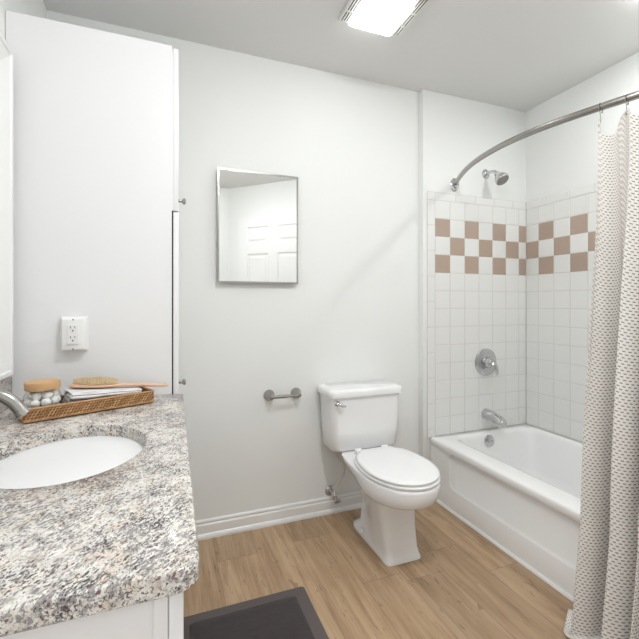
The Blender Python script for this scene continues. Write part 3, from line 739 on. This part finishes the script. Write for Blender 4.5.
loft(bm, [ring(ovr(0), zb_), ring(ovr(0), zt - 0.004), ring(ovr(0.0012), zt - 0.0012), ring(ovr(0.004), zt), ring(rs(0.006), zt), ring(rs(0.002), zt - 0.0018), ring(rs(0.0), zt - 0.006), ring(rs(0.0), zb_ + 0.003), ring(rs(0.003), zb_), ring(ovr(0), zb_)], False, False)
ct = mk('countertop', bm, GRANITE, None, ang=40, weld=True)
tag(ct, 'speckled grey granite countertop with oval sink opening', 'countertop')
bs = bx('backsplash', (XL + 0.001, XL + 0.021, YV0 + 0.01, YV1 - 0.001, ZC + 0.0005, ZC + 0.098), GRANITE, None, bev=0.002)
tag(bs, 'low speckled granite backsplash along the left wall behind the sink', 'backsplash')
# sink bowl (undermounted)
SK = thing('sink', 'white oval undermount sink set in the granite countertop', 'sink', (SC[0], SC[1], zb_))
bm = B(); sr = lambda k, z, g=0.0: [(SC[0] + (SA + g) * k * math.cos(2 * PI * i / 56), SC[1] + (SB + g) * k * math.sin(2 * PI * i / 56), z) for i in range(56)]
loft(bm, [sr(1, zb_ - 0.14, -0.02), sr(1, zb_ - 0.012, 0.02), sr(1, zb_ - 0.0006, 0.022), sr(1, zb_ - 0.0006, 0.003), sr(1, zb_ - 0.006, 0.0), sr(0.97, zb_ - 0.04), sr(0.90, zb_ - 0.08), sr(0.75, zb_ - 0.115), sr(0.5, zb_ - 0.133), sr(0.14, zb_ - 0.138)], True, True)
mk('bowl', bm, SINKM, SK, ang=60)
bm = B(); lathe(bm, [(0.024, 0), (0.024, 0.002), (0.018, 0.004), (0.002, 0.003)], (SC[0], SC[1], zb_ - 0.1378), (0, 0, 1), 24); mk('drain', bm, CHROME, SK)
# faucet
t = thing('faucet', 'brushed nickel faucet with arched spout at the back of the sink', 'faucet', (-0.420, 1.045, ZC))
bm = B(); loft(bm, [[(-0.418 + 0.027 * c_ * math.cos(a) , 1.045 + (0.078 * c_ if abs(math.sin(a)) >= 0 else 0) * math.sin(a), z) for a in [2 * PI * k / 32 for k in range(32)]] for c_, z in ((1, ZC + 0.0006), (1, ZC + 0.008), (0.92, ZC + 0.013))]); mk('base', bm, NICKEL, t)
bm = B(); pts = smoothpath([(-0.420, 1.045, ZC + 0.011), (-0.420, 1.045, ZC + 0.075), (-0.404, 1.047, ZC + 0.122), (-0.366, 1.049, ZC + 0.142), (-0.332, 1.050, ZC + 0.136), (-0.308, 1.050, ZC + 0.120), (-0.291, 1.050, ZC + 0.096)], 6)
tube(bm, pts, [0.018 - 0.005 * min(1, i / 18) for i in range(len(pts))], 18); sp_ = mk('spout', bm, NICKEL, t)
dv = (pts[-1] - pts[-3]).normalized()
bm = B(); lathe(bm, [(0.0142, 0), (0.0146, 0.002), (0.0146, 0.010), (0.013, 0.012), (0.003, 0.0115)], pts[-1] - dv * 0.004, dv, 18); mk('aerator', bm, NICKEL, sp_)
for hy in (0.985, 1.105):
    bm = B(); lathe(bm, [(0.014, 0), (0.013, 0.03), (0.010, 0.036), (0.003, 0.038)], (-0.420, hy, ZC + 0.010), (0, 0, 1), 16); tube(bm, [(-0.420, hy, ZC + 0.04), (-0.39, hy + (0.02 if hy > 1.045 else -0.02), ZC + 0.046)], 0.005, 10); mk('handle', bm, NICKEL, t)

# ------------------------------------------------------------------ framed wall mirror above the sink (only its far end shows)
t = thing('wall_mirror', 'large wall mirror in a wide white moulded frame above the sink', 'mirror', (XL, 1.04, 0.932))
FY0, FY1, FZ0, FZ1 = 0.545, 1.548, 0.930, 1.956
bx('mirror_pane', (XL + 0.004, XL + 0.010, FY0 + 0.07, FY1 - 0.07, FZ0 + 0.07, FZ1 - 0.07), MIRROR, t, smooth=False)
bm = B(); prof = [(0.0, 0.0005), (0.0, 0.030), (0.004, 0.034), (0.016, 0.034), (0.020, 0.028), (0.024, 0.030), (0.070, 0.014), (0.074, 0.018), (0.086, 0.016), (0.088, 0.0105)]
loft(bm, [[(XL + d, y, z) for (y, z) in ((FY0 + i, FZ0 + i), (FY1 - i, FZ0 + i), (FY1 - i, FZ1 - i), (FY0 + i, FZ1 - i))] for i, d in prof], False, False)
mk('frame', bm, TRIM, t, smooth=False)

# ------------------------------------------------------------------ outlet box on the cabinet side
t = thing('power_outlet', 'white surface-mounted double outlet on the side of the tall cabinet', 'outlet', (-0.288, YC, 1.055))
ux0, ux1, uz0, uz1 = -0.327, -0.247, 0.996, 1.114
bm = B(); yo = YC - 0.0005
loft(bm, [[(x, yo - d, z) for x, z in rrect(ux0 + i, ux1 - i, uz0 + i, uz1 - i, 0.003, 3)] for d, i in ((0, 0.0), (0.026, 0.0055), (0.031, 0.0085), (0.0318, 0.011))], True, True); mk('cover_plate', bm, PLASTIC, t, ang=30)
ucx = (ux0 + ux1) / 2
bm = B(); box(bm, ucx - 0.0165, ucx + 0.0165, yo - 0.0360, yo - 0.0319, 1.055 - 0.033, 1.055 + 0.033, 0.001, 1); rc = mk('receptacle', bm, PLASTIC, t)
for dz in (0.0165, -0.0165):
    bm = B()
    box(bm, ucx - 0.0075, ucx - 0.0052, yo - 0.0365, yo - 0.0361, 1.058 + dz, 1.066 + dz); box(bm, ucx + 0.0048, ucx + 0.0068, yo - 0.0365, yo - 0.0361, 1.059 + dz, 1.0655 + dz); box(bm, ucx - 0.0022, ucx + 0.0022, yo - 0.0365, yo - 0.0361, 1.0485 + dz, 1.0535 + dz)
    mk('socket_slots', bm, SLOT, rc, smooth=False)
for z in (1.104, 1.006):
    bm = B(); lathe(bm, [(0.0028, 0), (0.0028, 0.0008), (0.001, 0.0012)], (ucx, yo - 0.0319, z), (0, -1, 0), 10); mk('screw', bm, DARKN, t)

# ------------------------------------------------------------------ rattan tray and what lies in it
TA = math.radians(22.5)
TL, TD, TH = 0.352, 0.122, 0.040
# local frame: x along the long side from the left-front corner, y towards the cabinet
TR = thing('rattan_tray', 'long woven rattan tray on the counter beside the cabinet', 'tray', (-0.362, 1.318, ZC + 0.0006), rotz=TA)
bm = B(); box(bm, 0.004, TL - 0.004, 0.004, TD - 0.004, 0.0, 0.006); mk('tray_bottom', bm, RATTIN, TR, local=True)
bm = B()
def side(bm, A, Bp, zlo, zhi):
    A, Bp = Vector(A), Vector(Bp); L = (Bp - A).length; ax = (Bp - A) / L; nr = Vector((ax.y, -ax.x, 0))
    box_pts = lambda s0, s1, z0, z1, d0, d1: None
    # backing
    vs = [bm.verts.new(A + ax * s + nr * d + Vector((0, 0, z))) for d in (-0.0022, 0.0008) for z in (zlo, zhi) for s in (0, L)]
    for f in ((0, 2, 3, 1), (4, 5, 7, 6), (0, 1, 5, 4), (2, 6, 7, 3), (0, 4, 6, 2), (1, 3, 7, 5)):
        bm.faces.new([vs[i] for i in f]).material_index = 1
    rows = 4; rh = (zhi - zlo - 0.006) / rows; sw = 0.0085
    n = int(L / sw); sw = L / n
    for r in range(rows):
        zc_ = zlo + 0.003 + rh * (r + 0.5)
        for k in range(n):
            s = (k + 0.5 + (0.5 if r % 2 else 0)) * sw
            if s > L - sw * 0.4: continue
            ln, th = sw * 0.52, rh * 0.25
            tl = 0.75
            rings_ = []
            for q in (-1, -0.5, 0, 0.5, 1):
                cz = zc_ + tl * q * rh * 0.45; cs = s + q * ln; dep = 0.0008 + 0.0030 * (1 - q * q) + 0.0004
                rings_.append([A + ax * cs + nr * (dep * u) + Vector((0, 0, cz + v * th)) for u, v in ((0.15, -1), (1, -0.6), (1, 0.6), (0.15, 1))])
            nb = len(bm.faces); loft(bm, rings_)
            if (k * 7 + r * 3) % 5 in (0, 2):
                bm.faces.ensure_lookup_table()
                for f in bm.faces[nb:]: f.material_index = 2
    for z, rr in ((zlo + 0.0025, 0.0028), (zhi - 0.0005, 0.0034)):
        tube(bm, [A + Vector((0, 0, z)), Bp + Vector((0, 0, z))], rr, 8)
cs = [(0, 0, 0), (TL, 0, 0), (TL, TD, 0), (0, TD, 0)]
for i in range(4): side(bm, cs[i], cs[(i + 1) % 4], 0.0035, TH)
mk('woven_side', bm, [RATTAN, RATTIN, RATTLT], TR, local=True, ang=60)

def loc2w(x, y, z=0.0):
    c_, s_ = math.cos(TA), math.sin(TA); return (TR.location.x + c_ * x - s_ * y, TR.location.y + s_ * x + c_ * y, TR.location.z + z)
# jar
jl = loc2w(0.0535, 0.061, 0.0066)
JR = thing('glass_jar', 'round glass jar of cotton balls with a bamboo lid in the tray', 'jar', jl)
bm = B()
og = [(0.036, 0.0), (0.046, 0.004), (0.0490, 0.018), (0.0497, 0.034), (0.0485, 0.050), (0.0440, 0.062), (0.041, 0.068), (0.041, 0.074)]
ig = [(0.0405, 0.074), (0.0405, 0.068), (0.0435, 0.061), (0.0485, 0.049), (0.0505, 0.034), (0.0497, 0.018), (0.0445, 0.0065), (0.034, 0.004)]
loft(bm, [[(r_ * math.cos(2 * PI * k / 40), r_ * math.sin(2 * PI * k / 40), h_) for k in range(40)] for r_, h_ in og], True, False)
mk('jar_glass', bm, GLASS, JR, local=True, ang=70)
bm = B(); lathe(bm, [(0.042, 0.0745), (0.0440, 0.0755), (0.0447, 0.078), (0.0447, 0.0945), (0.0435, 0.0975), (0.039, 0.0985), (0.002, 0.0980)], (0, 0, 0), (0, 0, 1), 40); mk('bamboo_lid', bm, BAMBOO, JR, local=True)
def cotton_mesh(r, sd):
    bm = B(); bmesh.ops.create_icosphere(bm, subdivisions=3, radius=r); rnd = random.Random(sd)
    ph = [rnd.uniform(0, 6) for _ in range(6)]
    for v in bm.verts:
        d = v.co.normalized(); v.co *= 1 + 0.05 * math.sin(4 * d.x + ph[0]) * math.sin(5 * d.y + ph[1]) + 0.03 * math.sin(9 * d.z + ph[2] + 4 * d.x)
    return bm
CB = mk('cotton_ball', cotton_mesh(0.0122, 3), COTTON, None, loc=(0, 0, 0.0001))
cots = []
spots = []
rnd = random.Random(11)
for z, R, n, a0 in ((0.0175, 0.0345, 8, 0.1), (0.0175, 0.0122, 2, 0.8), (0.0395, 0.0345, 8, 0.5), (0.0395, 0.0122, 2, 2.1), (0.0595, 0.0260, 6, 0.2)):
    for k in range(n):
        a = a0 + 2 * PI * k / n
        spots.append((R * math.cos(a), R * math.sin(a), z + rnd.uniform(-0.001, 0.001)))
for i, p in enumerate(spots):
    o = CB if i == 0 else CB.copy()
    if i: C.objects.link(o)
    o.location = (jl[0] + p[0], jl[1] + p[1], jl[2] + p[2]); o.rotation_euler = (rnd.uniform(0, 6), rnd.uniform(0, 6), rnd.uniform(0, 6))
    tag(o, 'white cotton ball inside the glass jar with the bamboo lid', 'cotton ball', 'cotton balls in the jar')
# folded striped towel
def folded_towel(name, label, x0, x1, yb0, yb1, z0, layers, th, seed):
    rnd = random.Random(seed); bm = B(); uvl = bm.loops.layers.uv.new('UVMap')
    path = []; r = th / 2
    for l in range(layers):
        zc_ = z0 + r + l * th
        ya, yb = (yb0 + r, yb1 - r) if l % 2 == 0 else (yb1 - r, yb0 + r)
        for k in range(9): path.append((ya + (yb - ya) * k / 8, zc_))
        if l < layers - 1:
            sg = 1 if l % 2 == 0 else -1
            for k in range(1, 5):
                a = -PI / 2 + PI * k / 5; path.append((yb + sg * r * math.cos(a), zc_ + r + r * math.sin(a)))
    # offset both sides by 0.42*th
    lens = [0.0]
    for a, b_ in zip(path[:-1], path[1:]): lens.append(lens[-1] + math.hypot(b_[0] - a[0], b_[1] - a[1]))
    def off(d):
        out = []
        for i, p in enumerate(path):
            a, b_ = path[max(i - 1, 0)], path[min(i + 1, len(path) - 1)]
            tx, ty = b_[0] - a[0], b_[1] - a[1]; l = math.hypot(tx, ty); out.append((p[0] - ty / l * d, p[1] + tx / l * d))
        return out
    sec = off(0.46 * th) + off(-0.46 * th)[::-1]
    vv = lens + lens[::-1]
    nx = 24; R = []
    for i in range(nx + 1):
        x = x0 + (x1 - x0) * i / nx
        R.append([bm.verts.new((x + 0.003 * math.sin(p[1] * 420 + seed) * (1 if i in (0, nx) else 0), p[0] + 0.0008 * math.sin(i * 0.6 + p[1] * 300), 0.0066 + (p[1] - 0.0066) * (1 - 0.22 * (x - 0.128) / 0.2) + 0.0005 * math.sin(i * 0.5 + p[0] * 60))) for p in sec])
    n = len(sec)
    for i in range(nx):
        for k in range(n):
            k2 = (k + 1) % n
            f = bm.faces.new((R[i][k], R[i][k2], R[i + 1][k2], R[i + 1][k]))
            for lp, (a, b_) in zip(f.loops, ((i, k), (i, k2), (i + 1, k2), (i + 1, k))): lp[uvl].uv = (a / nx * 0.2, vv[b_])
    for rr in (R[0], R[-1]):
        h = n // 2
        for k in range(h - 1):
            f = bm.faces.new((rr[k], rr[k + 1], rr[n - 2 - k], rr[n - 1 - k]))
            for lp in f.loops: lp[uvl].uv = (0, vv[k])
    o = mk(name, bm, TOWEL, None, local=True, ang=60); o.location = TR.location; o.rotation_euler = (0, 0, TA)
    tag(o, label, 'towel', 'folded towels in the tray'); return o
folded_towel('folded_towel', 'white folded towel with thin grey stripes, lower of the two in the rattan tray', 0.115, 0.332, 0.010, 0.112, 0.0072, 4, 0.0074, 1)
folded_towel('folded_towel', 'white folded towel with thin grey stripes lying directly under the wooden brush', 0.118, 0.318, 0.013, 0.109, 0.0380, 4, 0.0070, 2)
# brush
bz = 0.0574
BR = thing('bath_brush', 'pale wooden bath brush lying bristles up on the folded towels', 'brush', loc2w(0.196, 0.070, bz + 0.0070), rotz=math.radians(1))
BR.rotation_euler = (0, math.radians(3.6), math.radians(1)); BR.scale = (1.13, 1.0, 1.0)
bm = B()
sec = []
for x, w_, h_, zc_ in ((-0.064, 0.004, 0.003, 0.006), (-0.060, 0.015, 0.006, 0.006), (-0.045, 0.024, 0.007, 0.006), (-0.015, 0.0275, 0.0075, 0.006), (0.015, 0.026, 0.0075, 0.006), (0.040, 0.018, 0.007, 0.006), (0.055, 0.011, 0.0065, 0.0065), (0.075, 0.0085, 0.0065, 0.007),
                        (0.11, 0.0095, 0.0065, 0.0065), (0.15, 0.012, 0.006, 0.0055), (0.180, 0.0125, 0.0055, 0.0045), (0.190, 0.010, 0.0045, 0.0042), (0.194, 0.004, 0.002, 0.004)):
    sec.append([(x, w_ * math.copysign(abs(math.cos(a)) ** 0.9, math.cos(a)), zc_ + h_ * 0.9 * math.sin(a)) for a in [2 * PI * k / 20 for k in range(20)]])
loft(bm, sec); mk('wooden_body', bm, WOOD, BR, local=True, ang=60)
bm = B(); rnd = random.Random(5)
for i in range(23):
    for j in range(11):
        x = -0.053 + 0.106 * i / 22; y = -0.022 + 0.044 * j / 10
        if (x / 0.055) ** 2 + (y / 0.0235) ** 2 > 1: continue
        for k in range(3):
            dx, dy = rnd.uniform(-0.003, 0.003), rnd.uniform(-0.0025, 0.0025)
            lathe(bm, [(0.0013, 0), (0.0017, 0.010), (0.0012, (0.0195 - 0.0055 * ((x / 0.055) ** 2 + (y / 0.0235) ** 2) ** 1.5) + rnd.uniform(-0.0012, 0.0012))], (x + dx * 0.4, y + dy * 0.4, 0.0118), (dx * 12, dy * 12, 1), 5)
mk('bristles', bm, BRIST, BR, local=True, ang=60)
bm = B(); lathe(bm, [(0.0022, 0), (0.0022, 0.0006), (0.0005, 0.0007)], (0.184, 0, 0.0094), (0, 0, 1), 10); mk('hang_hole', bm, SLOT, BR, local=True)

# ------------------------------------------------------------------ bath mat
t = thing('bath_mat', 'dark charcoal bath mat with ribbed border on the wood floor by the vanity', 'bath mat', (0.28, 1.15, 0))
bm = B(); bo = lambda i, z: ring(rrect(0.032 + i, 0.526 - i, 0.74 + i, 1.560 - i, 0.014), z)
loft(bm, [bo(0.002, 0.0004), bo(0, 0.004), bo(0.001, 0.0085), bo(0.006, 0.011), bo(0.046, 0.0115)]); mk('border', bm, MATED, t, ang=60)
bm = B(); bi = lambda i, z: ring(rrect(0.082 + i, 0.478 - i, 0.79 + i, 1.512 - i, 0.012), z)
loft(bm, [bi(0, 0.0116), bi(0.0, 0.016), bi(0.004, 0.0195), bi(0.012, 0.021), bi(0.03, 0.0215)]); mk('padded_centre', bm, MATIN, t, ang=60)
